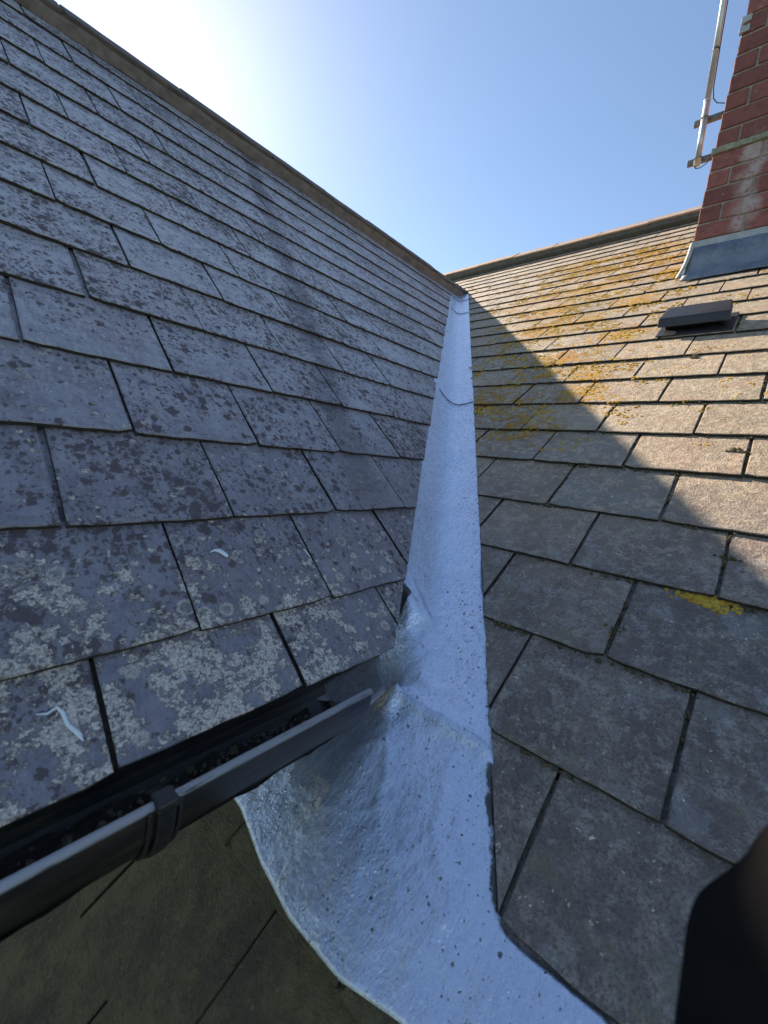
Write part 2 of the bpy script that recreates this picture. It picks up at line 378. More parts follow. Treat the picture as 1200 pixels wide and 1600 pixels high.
M_BLACK = simple('black_bracket_plastic', (.010, .010, .011), (.024, .022, .022), 40, .45, .0006)
M_GRIME = simple('gutter_silt', (.012, .010, .008), (.05, .04, .028), 40, .9, .006, c3=(.09, .08, .05))
M_TONGUE = simple('dirty_grey_liner', (.26, .235, .24), (.46, .43, .45), 16, .5, .002, c3=(.05, .05, .03))
M_MOSS = simple('dry_moss', (.045, .04, .018), (.13, .10, .05), 60, .98, .004, c3=(.20, .15, .07))
M_CRUMB = simple('gutter_crumbs', (.06, .045, .025), (.24, .20, .13), 120, .95, .003, c3=(.34, .31, .26))
M_GOLD = simple('golden_lichen', (.42, .20, .015), (.60, .40, .05), 50, .95, .003, c3=(.20, .15, .03))
M_WALL = simple('rendered_wall', (.16, .15, .13), (.24, .23, .20), 6, .9, .003)
M_CLOTH = simple('dark_work_cloth', (.009, .008, .0075), (.016, .014, .013), 20, .95, .001, c3=(.010, .009, .009), sc2=700)
M_SKYPAINT = simple('paint_splash_blue', (.66, .74, .80), (.76, .80, .80), 30, .35, .001)
M_GRASS = simple('grass', (.04, .07, .02), (.07, .10, .035), 1.5, .95, .02)
M_WOOD = simple('dark_fascia_board', (.02, .017, .014), (.04, .034, .028), 15, .7, .001)

# ------------------------------------------------------------------ ground and walls
g = mesh([(-600, -600, 0), (600, -600, 0), (600, 600, 0), (-600, 600, 0)], [[0, 1, 2, 3]])
tag(link('ground', g, mat=M_GRASS), 'grass ground far below the roofs', kind='structure')

URA, URB = 4.74, 8.35    # ridges (distance up the slope)
apA = uA * URA - nA * HA; apB = uB * URB - nB * HB
# ------------------------------------------------------------------ left roof
roofA = thing('slate_roof', onA(0, .11), 'left blue-grey slate roof slope with dark lichen spots rising to the ridge by the sun', 'roof')
roofB = thing('slate_roof', onB(.2, .108), 'right brown slate roof slope with golden lichen below the brick chimney', 'roof')

def clip_poly(poly, a, b, c): # keep a*x+b*y<=c
    out = []
    for i in range(len(poly)):
        p, q = poly[i], poly[(i + 1) % len(poly)]
        dp, dq = a * p[0] + b * p[1] - c, a * q[0] + b * q[1] - c
        if dp <= 0: out.append(p)
        if (dp < 0) != (dq < 0) and abs(dp - dq) > 1e-9:
            t = dp / (dp - dq); out.append((p[0] + (q[0] - p[0]) * t, p[1] + (q[1] - p[1]) * t))
    return out
def slate_outline(wd, ln, rs, near=True):
    nb = 10 if near else 4; pts = []
    chip = rs.random()
    for i in range(nb + 1):
        t = i / nb; y = rs.uniform(-.0013, .0013)
        x = t * wd
        if i == 0 and chip < .35: y += rs.uniform(.002, .008)
        if i == nb and chip > .7: y += rs.uniform(.002, .008)
        pts.append((x, y))
    for t in (.12, .3, .45): pts.append((wd + rs.uniform(-.0012, .0008), ln * t))
    pts.append((wd, ln)); pts.append((0, ln))
    for t in (.45, .3, .12): pts.append((rs.uniform(-.0008, .0012), ln * t))
    return pts
TH = .0062
def slab(poly, th, rs, bev=.0014):
    # top face slightly inside the bottom outline: a dressed, bevelled slate edge
    n = len(poly); cx = sum(p[0] for p in poly) / n; cy = sum(p[1] for p in poly) / n
    vs = []
    for (x, y) in poly:
        d = math.hypot(x - cx, y - cy) + 1e-6; k = max(0, d - bev - rs.uniform(0, .0012)) / d
        vs.append((cx + (x - cx) * k, cy + (y - cy) * k, 0))
    for (x, y) in poly: vs.append((x, y, -.0018 + rs.uniform(-.0006, .0006)))
    for (x, y) in poly: vs.append((x + rs.uniform(-.0006, .0006), y + rs.uniform(-.0006, .0006), -th))
    fs = [list(range(n))]
    for i in range(n):
        j = (i + 1) % n
        fs.append([n + i, n + j, j, i]); fs.append([2 * n + i, 2 * n + j, n + j, n + i])
    return vs, fs
def slate_mesh(poly, th, rs, mat, bev=.0014):
    v, f_ = slab(poly, th, rs, bev); me = mesh(v, f_, name='slate'); me.materials.append(mat); me.materials.append(M_EDGE)
    n = len(poly); idx = [0] + [0 if q % 2 == 0 else 1 for q in range(2 * n)]
    me.polygons.foreach_set('material_index', idx); return me
MESHES = {}
def std_mesh(key, wd, ln, mat, TH):
    k = (key, TH, round(wd, 3), round(ln, 3))
    if k not in MESHES:
        rs = random.Random(hash(key) % 1000 if not isinstance(key, int) else key)
        MESHES[k] = slate_mesh(slate_outline(wd, ln, rs), TH, rs, mat)
    return MESHES[k]
def place_slates(parent, rows, plane, RR, wd_u, offs, gap, x_range, cutfn, mat, cap, skip=None, TH=.0062):
    """rows: lower-edge positions up the slope. plane(x, u, h) -> world. cutfn(row) -> half-planes in layout units."""
    items = []
    for i in range(len(rows) - 1):
        u0, u1 = rows[i], rows[i + 1]; gauge = u1 - u0
        x = offs[i % 2] + math.floor((x_range[0] - offs[i % 2]) / wd_u) * wd_u
        while x < x_range[1]:
            items.append((i, x, u0, gauge)); x += wd_u
    single = []
    for (i, x, u0, gauge) in items:
        rs = random.Random(hash((i, round(x, 2), parent.name == 'slate_roof')) & 0xffff)
        xj = x + rs.uniform(-.003, .003)
        nxt = rows[min(i + 2, len(rows) - 1)]
        ln = min(2.12 * gauge, (rows[-1] + .02 - u0)) * S
        wd = (wd_u - (gap if u0 > .1 or plane is onA else .0035)) * S
        hp = cutfn(i, xj)
        poly = [(0, 0), (wd, 0), (wd, ln), (0, ln)]
        # world layout coords of the corners decide whether the cut touches this slate
        sgn = 1 if plane is onA else -1
        def lay(px): return xj + sgn * px / S
        need = False; gone = False
        cuts = []
        for (a, b, c) in hp:   # a*x + b*u <= c in layout units
            # to local: x = xj + sgn*lx/S ; u = u0 + ly/S
            A_, B_, C_ = a * sgn / S, b / S, c - a * xj - b * u0
            vals = [A_ * p[0] + B_ * p[1] - C_ for p in poly]
            if all(v > -.006 for v in vals): gone = True
            if max(vals) > 0: need = True; cuts.append((A_, B_, C_))
        if gone or (skip and skip(xj, u0, gauge)): continue
        tilt = math.atan2((TH + .0014), gauge * S)
        R3 = RR @ Matrix.Rotation(-tilt + rs.uniform(-.0022, .0022), 3, 'X') @ Matrix.Rotation(rs.uniform(-.004, .004), 3, 'Y') @ Matrix.Rotation(rs.uniform(-.0035, .0035), 3, 'Z')
        loc = plane(xj, u0 + rs.uniform(-.004, .004), rs.uniform(0, .0016))
        if need:
            p2 = slate_outline(wd, ln, rs)
            for q in cuts: p2 = clip_poly(p2, *q)
            if len(p2) < 3: continue
            xs = [p[0] for p in p2]; ys = [p[1] for p in p2]
            if (max(xs) - min(xs)) < .012 or min(ys) > gauge * S * .93: continue
            me = slate_mesh(p2, TH, rs, mat, .001)
        else:
            me = std_mesh(rs.randrange(9), wd, ln, mat, TH)
        single.append((me, loc, R3))
    def rank(s):
        c = s[1] + s[2] @ Vector((.12, .08, 0)); d = (c - O); vis_ = d.dot(f)
        px = d.dot(r) / max(vis_, .01) if vis_ > .05 else 9
        return d.length + (100 if vis_ < .05 or abs(px) > 1.05 else 0)
    single.sort(key=rank)
    for (me, loc, R3) in single[:cap]: link('slate', me, parent, loc, R3)
    if single[cap:]:
        mb = MB(); b0 = base[parent.name]
        for (me, loc, R3) in single[cap:]: mb.add([loc + R3 @ v.co for v in me.vertices], [list(p.vertices) for p in me.polygons])
        tag(mb.build('far_slates', mat, parent), None, kind='stuff')
    return len(single)

rowsA = [.112, .300, .576, .852, 1.14, 1.425, 1.710, 2.0, 2.30, 2.61, 2.93, 3.26, 3.60, 3.97, 4.36, 4.70]
def cutA(i, xj): # right-hand cut along the valley: x <= foldx(y) - .2, y = u cos + HA sin
    k = 1 / K; c0 = foldx(0) - .20
    return [(1, -k * math.cos(PA), c0 + k * HA * math.sin(PA))]
nAi = place_slates(roofA, rowsA, onA, RA, .3575, (.192, .017), .007, (-1.3, 7), cutA, M_SA, 299, None, .0075)
rowsB = [-1.02, -.72, -.42, -.135, .108, .40, .70, 1.0, 1.298, 1.61, 1.905, 2.225, 2.535, 2.843, 3.178, 3.5, 3.815, 4.128, 4.475, 4.84, 5.15, 5.5, 5.85, 6.2, 6.55, 6.9, 7.25, 7.6, 7.95, 8.28]
CHX, CHY0, CHY1, CHD = 4.60, -.62, .712, .66
def cutB(i, xj):
    u0 = rowsB[i]
    if u0 < .10: return [(1, 0, 1.15)] + ([(0, 1, .122)] if xj > .5 else ([(6, 1, .122 + 6 * .34)] if xj > .3 else []))
    if u0 > 6.3:   # above the valley the courses run on until they meet the left roof's ridge line
        return [(1, 0, 5.55)]
    # y <= foldy(x) - .168 , x = u cos + HB sin
    return [(1, -K * math.cos(PB), .7118 + K * (HB * math.sin(PB) - 1.1356) - .168)]
def skipB(y, u0, g):
    x = u0 * math.cos(PB) + HB * math.sin(PB); x2 = x + g * 2.1 * math.cos(PB)
    return x > CHX - .02 and x < CHX + CHD - .2 and y < CHY1 + .02 and y - .37 > CHY0
# on this roof y falls towards the right: a slate starts at its upper y
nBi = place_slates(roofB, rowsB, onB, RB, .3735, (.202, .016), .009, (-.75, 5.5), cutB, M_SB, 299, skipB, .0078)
print('slates', nAi, nBi)

# under-layers (battens and felt) that close the gaps, and the roofs' hidden far slopes
def deckA():
    mb = MB()
    def P(x, uu, h): return tuple((xA * x + uA * uu + nA * (h - HA)))
    y = lambda uu: uu * math.cos(PA) + HA * math.sin(PA)
    a, b = .17, URA - .02; t0, t1 = -.036, -.07
    xa, xb = foldx(y(a)) - .17, foldx(y(b)) - .12
    mb.hexa([P(-1.6, a, t1), P(xa, a, t1), P(xb, b, t1), P(-1.6, b, t1), P(-1.6, a, t0), P(xa, a, t0), P(xb, b, t0), P(-1.6, b, t0)])
    mb.build('underlay', M_DECK, roofA, units=True)
    mb = MB(); xe = foldx(y(.118)) - .215
    mb.hexa([P(-1.5, .120, -.0215), P(xe, .120, -.0215), P(xe, .30, -.031), P(-1.5, .30, -.031), P(-1.5, .120, -.0135), P(xe, .120, -.0135), P(xe, .30, -.024), P(-1.5, .30, -.024)])
    mb.build('eaves_undercourse', M_EDGE, roofA, units=True)
    mb = MB(); ya, za = apA.y, apA.z
    pts = [(-1.6, ya, za), (6.7, ya, za), (6.7, ya + 3.2, za - 3.2 * math.tan(PA)), (-1.6, ya + 3.2, za - 3.2 * math.tan(PA))]
    dn = Vector((0, 0, -.08)); mb.hexa([Vector(p) + dn for p in pts] + [Vector(p) for p in pts])
    o = mb.build('rear_slope', M_SA, roofA, units=True)
deckA()
def deckB():
    mb = MB()
    def P(y, uu, h): return tuple((-xB * y + uB * uu + nB * (h - HB)))
    # two pieces: full width below the valley start, right of the valley above it
    t0, t1 = -.036, -.07
    a, b = -1.0, 8.3
    def Y(uu):
        x = uu * math.cos(PB) + HB * math.sin(PB)
        return foldy(x) - .1
    n = 24
    L = [(5.6 if uu > 6.2 else (1.2 if uu < .55 else Y(uu) + .02)) for uu in (a + (b - a) * i / n for i in range(n + 1))]
    for i in range(n):
        u0, u1 = a + (b - a) * i / n, a + (b - a) * (i + 1) / n
        l0, l1 = (L[i], L[i]) if L[i] in (5.6, 1.2) else (L[i], min(L[i + 1], Y(u1) + .02))
        mb.hexa([P(-1.2, u0, t1), P(l0, u0, t1), P(l1, u1, t1), P(-1.2, u1, t1), P(-1.2, u0, t0), P(l0, u0, t0), P(l1, u1, t0), P(-1.2, u1, t0)])
    mb.build('underlay', M_DECK, roofB, units=True)
    mb = MB(); xa, za = apB.x, apB.z
    pts = [(xa, -1.2, za), (xa + 4, -1.2, za - 4 * math.tan(PB)), (xa + 4, 6, za - 4 * math.tan(PB)), (xa, 6, za)]
    mb.hexa([Vector(p) + Vector((0, 0, -.08)) for p in pts] + [Vector(p) for p in pts])
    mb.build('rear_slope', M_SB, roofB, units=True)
deckB()

# ridge tiles: left roof
def yzA(uu, h): p = uA * uu + nA * (h - HA); return (p.y, p.z)
def mirA(p): return (2 * apA.y - p[0], p[1])
apz = yzA(URA, .165)
jx = [-1.5, -.75, .0, .762, 1.55, 2.342, 3.09, 3.75, 4.415, 5.10, 5.80, 6.35]
for i in range(len(jx) - 1):
    dz = random.uniform(-.008, .008)
    n0 = (apA.y, apz[1]); leg = yzA(4.60, .100); leg_i = yzA(4.60, .070); ap_i = (apA.y, apz[1] - .035)
    prof = [leg, (apA.y - .03, apz[1] - .022), n0, (apA.y + .03, apz[1] - .022), mirA(leg), mirA(leg_i), ap_i, leg_i]
    prof = [(y, z + dz) for y, z in prof]
    o = MB().sweep(prof, True, jx[i] + .006, jx[i + 1] - .006, 6, jit=.0015).build('ridge_tile', M_RIDGE_A, roofA, units=True); bevel(o, .004)
pr = [yzA(4.555, -.005), yzA(4.580, .05), yzA(4.61, .080), yzA(4.72, .08), yzA(4.70, -.02)]
o = MB().sweep(pr, True, -1.5, 6.33, 60, jit=.004).build('bedding_mortar', M_MORTAR, roofA, units=True)
# ridge tiles: right roof (runs along y)
def xzB(uu, h): p = uB * uu + nB * (h - HB); return (p.x, p.z)
def mirB(p): return (2 * apB.x - p[0], p[1])
topz = xzB(URB, .195)[1]
def sweepY(prof, y0, y1, seg, mat, name, jit=0):
    mb = MB().sweep(prof, True, y0, y1, seg, jit=jit)
    mb.v = [Vector((v.y, v.x, v.z)) for v in mb.v]
    return mb.build(name, mat, roofB, units=True)
y = -1.1
while y < 5.6:
    dz = random.uniform(-.008, .008)
    leg = xzB(8.10, .140); leg_i = xzB(8.10, .115)
    prof = [leg, (apB.x - .04, topz - .018), (apB.x, topz), (apB.x + .04, topz - .018), mirB(leg), mirB(leg_i), (apB.x, topz - .04), leg_i]
    o = sweepY([(a, b + dz) for a, b in prof], y + .006, y + .694, 4, M_RIDGE_B, 'ridge_tile', .0015); bevel(o, .004)
    y += .70
sweepY([xzB(8.11, -.01), xzB(8.085, .06), xzB(8.110, .118), xzB(8.30, .1), xzB(8.32, -.03)], -1.1, 5.6, 50, M_MORTAR_G, 'bedding_mortar', .003)

# fascia board behind the gutter
MB().box((-1.6, .755, -.78), (.80, .775, -.535)).build('fascia_board', M_WOOD, roofA, units=True)
# small blue-grey paint drips on the lowest slates
def splash(pts, wds):
    mb = MB(); n = len(pts)
    for i, (p, wd) in enumerate(zip(pts, wds)):
        q = pts[min(i + 1, n - 1)]; q0 = pts[max(i - 1, 0)]
        d = Vector((q[0] - q0[0], q[1] - q0[1], 0)).normalized(); s_ = Vector((-d.y, d.x, 0)) * wd
        for k, h in ((-1, .0012), (-.5, .0028), (.5, .0028), (1, .0012)):
            mb.v.append(onA(p[0] + s_.x * k, p[1] + s_.y * k, h + p[2]))
    for i in range(n - 1):
        for k in range(3): a = i * 4 + k; mb.f.append([a, a + 1, a + 5, a + 4])
    return mb.build('paint_splash', M_SKYPAINT, roofA)
h = -.0085 
splash([(.449, .479, -.0065), (.462, .484, -.0066), (.474, .481, -.0065), (.486, .466, -.006), (.487, .460, -.0058)], [.001, .003, .006, .0055, .001])
splash([(.105, .235, -.006), (.118, .231, -.006), (.130, .236, -.006), (.136, .225, -.006), (.139, .205, -.005), (.150, .185, -.004), (.153, .173, -.0035)], [.0008, .002, .0025, .003, .0028, .0035, .001])
splash([(.708, .455, -.0055), (.712, .445, -.0055), (.717, .425, -.005)], [.001, .002, .001])

# ------------------------------------------------------------------ valley lining
val = thing('valley_lining', W(*(1.1356, .7118, -.45)), 'glossy blue-grey painted valley lining fanning out between the two slate slopes', 'flashing')
def sstep(a, b, t):
    t = max(0, min(1, (t - a) / (b - a))); return t * t * (3 - 2 * t)
UBOT = [(-.3, -.07), (.2, -.075), (.283, -.094), (.39, -.123), (.533, -.128), (.66, -.108), (.795, -.074), (1.0, -.06)]
def ubot(y):
    for (a, b), (c, d) in zip(UBOT, UBOT[1:]):
        if y <= c: return b + (d - b) * max(0, (y - a) / (c - a))
    return -.06
def seg_d(p, a, b):
    ab = (b[0] - a[0], b[1] - a[1]); t = max(0, min(1, ((p[0] - a[0]) * ab[0] + (p[1] - a[1]) * ab[1]) / (ab[0] ** 2 + ab[1] ** 2)))
    return math.hypot(p[0] - a[0] - ab[0] * t, p[1] - a[1] - ab[1] * t), t
LAPS = [2.285, 5.02, 5.85]
def flash_z(x, y, uu):
    zb = zB(x) - .016; za = zA(y) - .020; k = .030; d = (za - zb) / k
    sp = k * (d if d > 30 else math.log1p(math.exp(d)))
    z = zb + sp * sstep(.40, .66, uu)
    z += .022 * (1 - sstep(-.1, .34, uu)) * 1.0                     # apron sits on top of the slate course below
    for L in LAPS:                                                  # laps: the upper sheet lies over the lower one
        z += .007 * sstep(L - .012, L, uu + .06 * (1 - min(1, abs(y - foldy(x)) / .17) ** 2) ) * (1 - sstep(L, L + .8, uu))
    dd, t = seg_d((y, uu), (.650, .345), (.349, .352))              # welted seam across the apron
    sd = uu - .345 - .007 * t
    z += (.013 + .010 * (1 - t)) * sstep(-.006, .0, sd) * math.exp(-max(sd, 0) / .035) * (1 if dd < .001 else sstep(1.02, .9, t + (0 if sd < .2 else 1))) * sstep(.66, .63, y)
    z += .006 * math.exp(-(dd / .0065) ** 2)
    z += .012 * (1 if uu > .35 else math.exp(-((uu - .35) / .03) ** 2)) * (1 - sstep(.35, .52, uu)) * sstep(.75, .6, y)
    z += .030 * math.exp(-(((y - .63) / .022) ** 2 + ((uu - .325) / .035) ** 2))
    z += .028 * math.exp(-(((y - .74) / .035) ** 2 + ((uu - .57) / .030) ** 2))     # dressed bump where the left roof ends
    z -= .016 * math.exp(-(((y - .69) / .03) ** 2 + ((uu - .545) / .035) ** 2))
    z += .020 * math.exp(-(((y - .60) / .06) ** 2)) * (1 - sstep(.25, .36, uu)) * sstep(-.1, .25, uu)   # gentle fold down the apron
    dz_ = .75 * sstep(.85, .62, uu) * sstep(-.15, .15, uu)
    rg = 1 - abs(noise.noise(Vector((y * 8 + 3, uu * 6, 1.7)))) * 2.2; rg2 = 1 - abs(noise.noise(Vector((y * 17, uu * 9 + y * 8, 5.1)))) * 2.4
    z += dz_ * (.006 * max(0, rg) ** 4 + .0045 * max(0, rg2) ** 5)
    z += .010 * math.exp(-((uu - .60 - .4 * (y - .7)) / .012) ** 2) * sstep(.62, .70, y) * sstep(.82, .74, y)
    n_ = noise.noise(Vector((y * 7, uu * 5, 0))) * .004 + noise.noise(Vector((y * 22, uu * 14, 3))) * .0012
    z += n_ * sstep(5, 1, uu) + .0005 * noise.noise(Vector((y * 60, uu * 60, 9)))
    cut = foldy(x) - .172                                           # beyond the cut edge it dips away under the slates
    z -= .055 * sstep(0, .022, cut - y) * sstep(.100, .124, uu)
    return z
us = []
t = -.1
while t < 6.38:
    us.append(t); t += .0085 if t < .8 else (.018 if t < 2.2 else (.03 if t < 3.5 else .05))
    for L in LAPS:
        if abs(t - L) < .13 and t > 1: t -= .03 if t > 3.5 else .012
us = sorted(set(us)); NC = 110
vs = []; bare = []; rside = []
for u0 in us:
    xx = u0 * math.cos(PB) + HB * math.sin(PB); fy = foldy(xx)
    wide = 1 - sstep(.10, .40, u0)
    wr_ = 1 - sstep(.10, 1.0, u0)
    Lm = (fy + .17) * (1 - wide) + .86 * wide; Rm_ = (fy - .176) * (1 - wr_) + (-.28) * wr_
    if u0 < .75: Lm = max(Lm, .86 - .08 * sstep(.3, .75, u0)) if u0 < .52 else Lm
    for k in range(NC + 1):
        y_ = Lm + (Rm_ - Lm) * k / NC
        uu = u0 + (ubot(y_) + .1) * (1 - sstep(-.1, .12, u0))
        x_ = uu * math.cos(PB) + HB * math.sin(PB)
        vs.append(W(x_, y_, flash_z(x_, y_, uu)) - base[val.name])
        fy2 = foldy(x_)
        # unpainted: under the gutter side, and a ragged strip beside the slates on the right
        b = 0
        b = max(b, sstep(.735, .775, y_) * sstep(.36, .44, uu) * (1 - sstep(.58, .62, uu)) * 1.0)
        edge = .345 if uu > .32 else (.335 - (.32 - uu) * .62)
        if uu < .36 and uu > .06: b = max(b, .60 * sstep(fy2 - .130, fy2 - .162, y_) * sstep(.06, .13, uu) * sstep(.36, .33, uu))
        bare.append(b)
        rside.append(sstep(fy2 + .02, fy2 - .15, y_) if uu > .36 else .55)
nc = NC + 1
fs = [[i * nc + k, i * nc + k + 1, (i + 1) * nc + k + 1, (i + 1) * nc + k] for i in range(len(us) - 1) for k in range(NC)]
me = mesh(vs, fs, True, 'lining')
for nm, data in (('bare', bare), ('right_side', rside)):
    at = me.attributes.new(nm, 'FLOAT', 'POINT'); at.data.foreach_set('value', data)
o = link('painted_lining', me, val, base[val.name], mat=M_PAINT)
sm = o.modifiers.new('solid', 'SOLIDIFY'); sm.thickness = .0016; sm.offset = -1
# lap lines: a thin lip of sealant at every joint of the sheets
for L in LAPS:
    pts = []
    for k in range(25):
        q = -.165 + .275 * k / 24
        uu = L - .06 * (1 - min(1, abs(q) / .17) ** 2)
        x_ = uu * math.cos(PB) + HB * math.sin(PB)
        y_ = foldy(x_) + q
        pts.append(W(x_, y_, flash_z(x_, y_, uu) + .001))
    MB().tube(pts, .0014, 6).build('lap_lip', M_CABLE, val, True)
# grey liner tongue running into the gutter
mb = MB()
nx, ny = 10, 8
for i in range(nx + 1):
    for k in range(ny + 1):
        t = k / ny; x_ = .645 + (.115 + .15 * t) * i / nx; y_ = .60 + .16 * t
        if i == 0: x_ += .03 * math.sin(t * 5)
        z = -.602 - .010 * math.sin(math.pi * t) + .020 * (i / nx) ** 2 + .004 * noise.noise(Vector((x_ * 20, y_ * 20, 0)))
        mb.v.append(Vector((x_, y_, z)))
for i in range(nx):
    for k in range(ny): a = i * (ny + 1) + k; mb.f.append([a, a + ny + 1, a + ny + 2, a + 1])
o = mb.build('liner_tongue', M_TONGUE, val, True, units=True)
sm = o.modifiers.new('solid', 'SOLIDIFY'); sm.thickness = .003

# ------------------------------------------------------------------ gutter
gut = thing('gutter', W(0, .645, -.64), 'black plastic half-round gutter full of silt under the left eaves', 'gutter')
GY, GZ, GR, GT = .650, -.530, .088, .0045
def arc(rad, n=18, a0=math.pi, a1=2 * math.pi, deep=1.38):
    return [(GY + rad * math.cos(a0 + (a1 - a0) * i / n), GZ + deep * rad * math.sin(a0 + (a1 - a0) * i / n)) for i in range(n + 1)]
outer = arc(GR); inner = arc(GR - GT)[::-1]
prof = outer + inner
o = MB().sweep(prof, True, -1.6, .665, 1).build('channel', M_PVC, gut, units=True)
# rolled front rim
rim = [(GY - GR + .006 + .0075 * math.cos(a), GZ + .001 + .0065 * math.sin(a)) for a in (2 * math.pi * i / 10 for i in range(10))]
o = MB().sweep(rim, True, -1.6, .665, 1).build('rim', M_PVC, gut, True, units=True)
for pl in (o.data.polygons,):
    pass
# union bracket: strap round the gutter with a clip over the rim
bx0, bx1 = .210, .236
pr = arc(GR + .009, 14) + arc(GR + .001, 14)[::-1]
o = MB().sweep(pr, True, bx0, bx1, 1).build('bracket', M_BLACK, gut, units=True); bevel(o, .0015)
br = o
mb = MB().box((bx0 - .002, GY - GR - .012, GZ - .006), (bx1 + .003, GY - GR + .022, GZ + .011))
o = mb.build('clip', M_BLACK, gut, units=True); bevel(o, .003)
for xx in (bx0 - .012, bx1 + .004):
    pr = arc(GR + .006, 14, math.pi, 1.62 * math.pi) + arc(GR + .001, 14, math.pi, 1.62 * math.pi)[::-1]
    bevel(MB().sweep(pr, True, xx, xx + .006, 1).build('bracket_rib', M_BLACK, gut, units=True), .001)
# a thin bright line: lower edge bead of the gutter's soffit strip
# silt in the gutter
mb = MB(); nx, ny = 90, 10
for i in range(nx + 1):
    for k in range(ny + 1):
        x_ = -1.5 + 2.1 * i / nx; t = k / ny; y_ = GY - .070 + .140 * t
        z = GZ - .078 - .018 * math.sin(math.pi * t) + .014 * noise.noise(Vector((x_ * 9, y_ * 14, 2))) + .008 * noise.noise(Vector((x_ * 40, y_ * 40, 5)))
        mb.v.append(Vector((x_, y_, z)))
for i in range(nx):
    for k in range(ny): a = i * (ny + 1) + k; mb.f.append([a, a + ny + 1, a + ny + 2, a + 1])
tag(mb.build('gutter_silt', M_GRIME, None, True, units=True), 'dark wet silt and dead moss lying in the gutter', 'silt', kind='stuff')
def blob(mb, c, rad, ex, ey, ez, rs, n=6, flat=.5, rows=3):
    n0 = len(mb.v)
    mb.v.append(c + ez * rad * flat)
    for i in range(1, rows):
        a = math.pi / 2 * i / (rows - 1)
        for k in range(n):
            b = 2 * math.pi * (k + .5 * (i % 2)) / n; q = rad * rs.uniform(.7, 1.25)
            mb.v.append(c + ex * q * math.sin(a) * math.cos(b) + ey * q * math.sin(a) * math.sin(b) + ez * rad * flat * math.cos(a) * rs.uniform(.7, 1.2) - ez * (.002 if i == rows - 1 else 0))
    for k in range(n): mb.f.append([n0, n0 + 1 + k, n0 + 1 + (k + 1) % n])
    for i in range(rows - 2):
        for k in range(n):
            a = n0 + 1 + i * n + k; b = n0 + 1 + i * n + (k + 1) % n
            mb.f.append([a, a + n, b + n, b])
rs = random.Random(3); mb = MB()
for i in range(520):
    x_ = rs.uniform(-.3, .6); y_ = GY + rs.uniform(-.055, .06)
    blob(mb, W(x_, y_, GZ - .088), rs.uniform(.0008, .0035) * (2.2 if rs.random() < .12 else 1), Vector((1, 0, 0)), Vector((0, 1, 0)), Vector((0, 0, 1)), rs, 6, .8)
tag(mb.build('gutter_debris', M_CRUMB, None), 'small crumbs of moss and grit lying on the gutter silt', 'debris', kind='stuff')
mb = MB(); blob(mb, W(.112, GY - .052, GZ - .072), .0115, Vector((1, 0, 0)), Vector((0, 1, 0)), Vector((0, 0, 1)), rs, 9, .7, 4)
tag(mb.build('pebble', M_TONGUE, None, True, loc=W(.112, GY - .052, GZ - .075)), 'round grey pebble lying in the silt of the gutter', 'pebble')

# ------------------------------------------------------------------ chimney
def zroof(x): return zB(x)
ch = thing('chimney', W(CHX + CHD / 2, (CHY0 + CHY1) / 2, zB(CHX)), 'red brick chimney stack with white salt stains above a lead apron', 'chimney')
BH, MJ = .1365, .016
LEAN = .050      # the stack leans a little to the right
z0 = 2.106; k = 0
zs = [z0 + BH * i for i in range(17)]
def brick_mesh(lx, ly, lz, seed):
    rs = random.Random(seed); bm = bmesh.new(); bmesh.ops.create_cube(bm, size=1)
    bmesh.ops.scale(bm, vec=(lx, ly, lz), verts=bm.verts)
    bmesh.ops.bevel(bm, geom=bm.edges[:], offset=.0035, segments=1, affect='EDGES')
    for v in bm.verts: v.co += Vector([rs.uniform(-.0009, .0009) for _ in range(3)])
    me = D.meshes.new('brick'); bm.to_mesh(me); bm.free(); me.materials.append(M_BRICK); return me
BL = .335
bcache = {}
def brick(x, yc, zc, lx, ly, lz):
    key = (round(lx, 3), round(ly, 3), round(lz, 3), random.randrange(4))
    if key not in bcache: bcache[key] = brick_mesh(lx * S, ly * S, lz * S, random.randrange(999))
    lean = -(zc - 2.11) * LEAN
    link('brick', bcache[key], ch, W(x + random.uniform(-.002, .002), yc + lean, zc), Matrix.Rotation(random.uniform(-.004, .004), 3, 'Z'))
BD = .16   # brick depth into the stack
for i, zz in enumerate(zs):
    zc = zz + BH / 2 + (.04 if i >= 5 else 0)
    # front face (faces the camera), running from the left corner y = CHY1 to the right
    y = CHY1; first = BL if i % 2 == 0 else BD
    first = first
    w_ = first
    while y > CHY0 + .05:
        w2 = min(w_, y - CHY0)
        brick(CHX + BD / 2 - MJ / 2, y - w2 / 2, zc, BD - MJ, w2 - MJ, BH - MJ)
        y -= w2; w_ = BL
    # side faces
    for yc in (CHY1 - BD / 2, CHY0 + BD / 2):
        x = CHX + BD
        while x < CHX + CHD - .04:
            w2 = min(BL, CHX + CHD - x)
            brick(x + w2 / 2, yc, zc, w2 - MJ, BD - MJ, BH - MJ); x += w2
# mortar core, slightly recessed behind the brick faces
mb = MB(); zt = zs[-1] + BH + .05; rc = .0125
def lx(z): return -(z - 2.11) * LEAN
mb.hexa([(CHX + rc, CHY0 + rc + lx(1.7), 1.72), (CHX + CHD - rc, CHY0 + rc + lx(1.7), 1.72), (CHX + CHD - rc, CHY1 - rc + lx(1.7), 1.72), (CHX + rc, CHY1 - rc + lx(1.7), 1.72),
         (CHX + rc, CHY0 + rc + lx(zt), zt), (CHX + CHD - rc, CHY0 + rc + lx(zt), zt), (CHX + CHD - rc, CHY1 - rc + lx(zt), zt), (CHX + rc, CHY1 - rc + lx(zt), zt)])
mb.build('mortar', M_JOINT, ch, units=True)
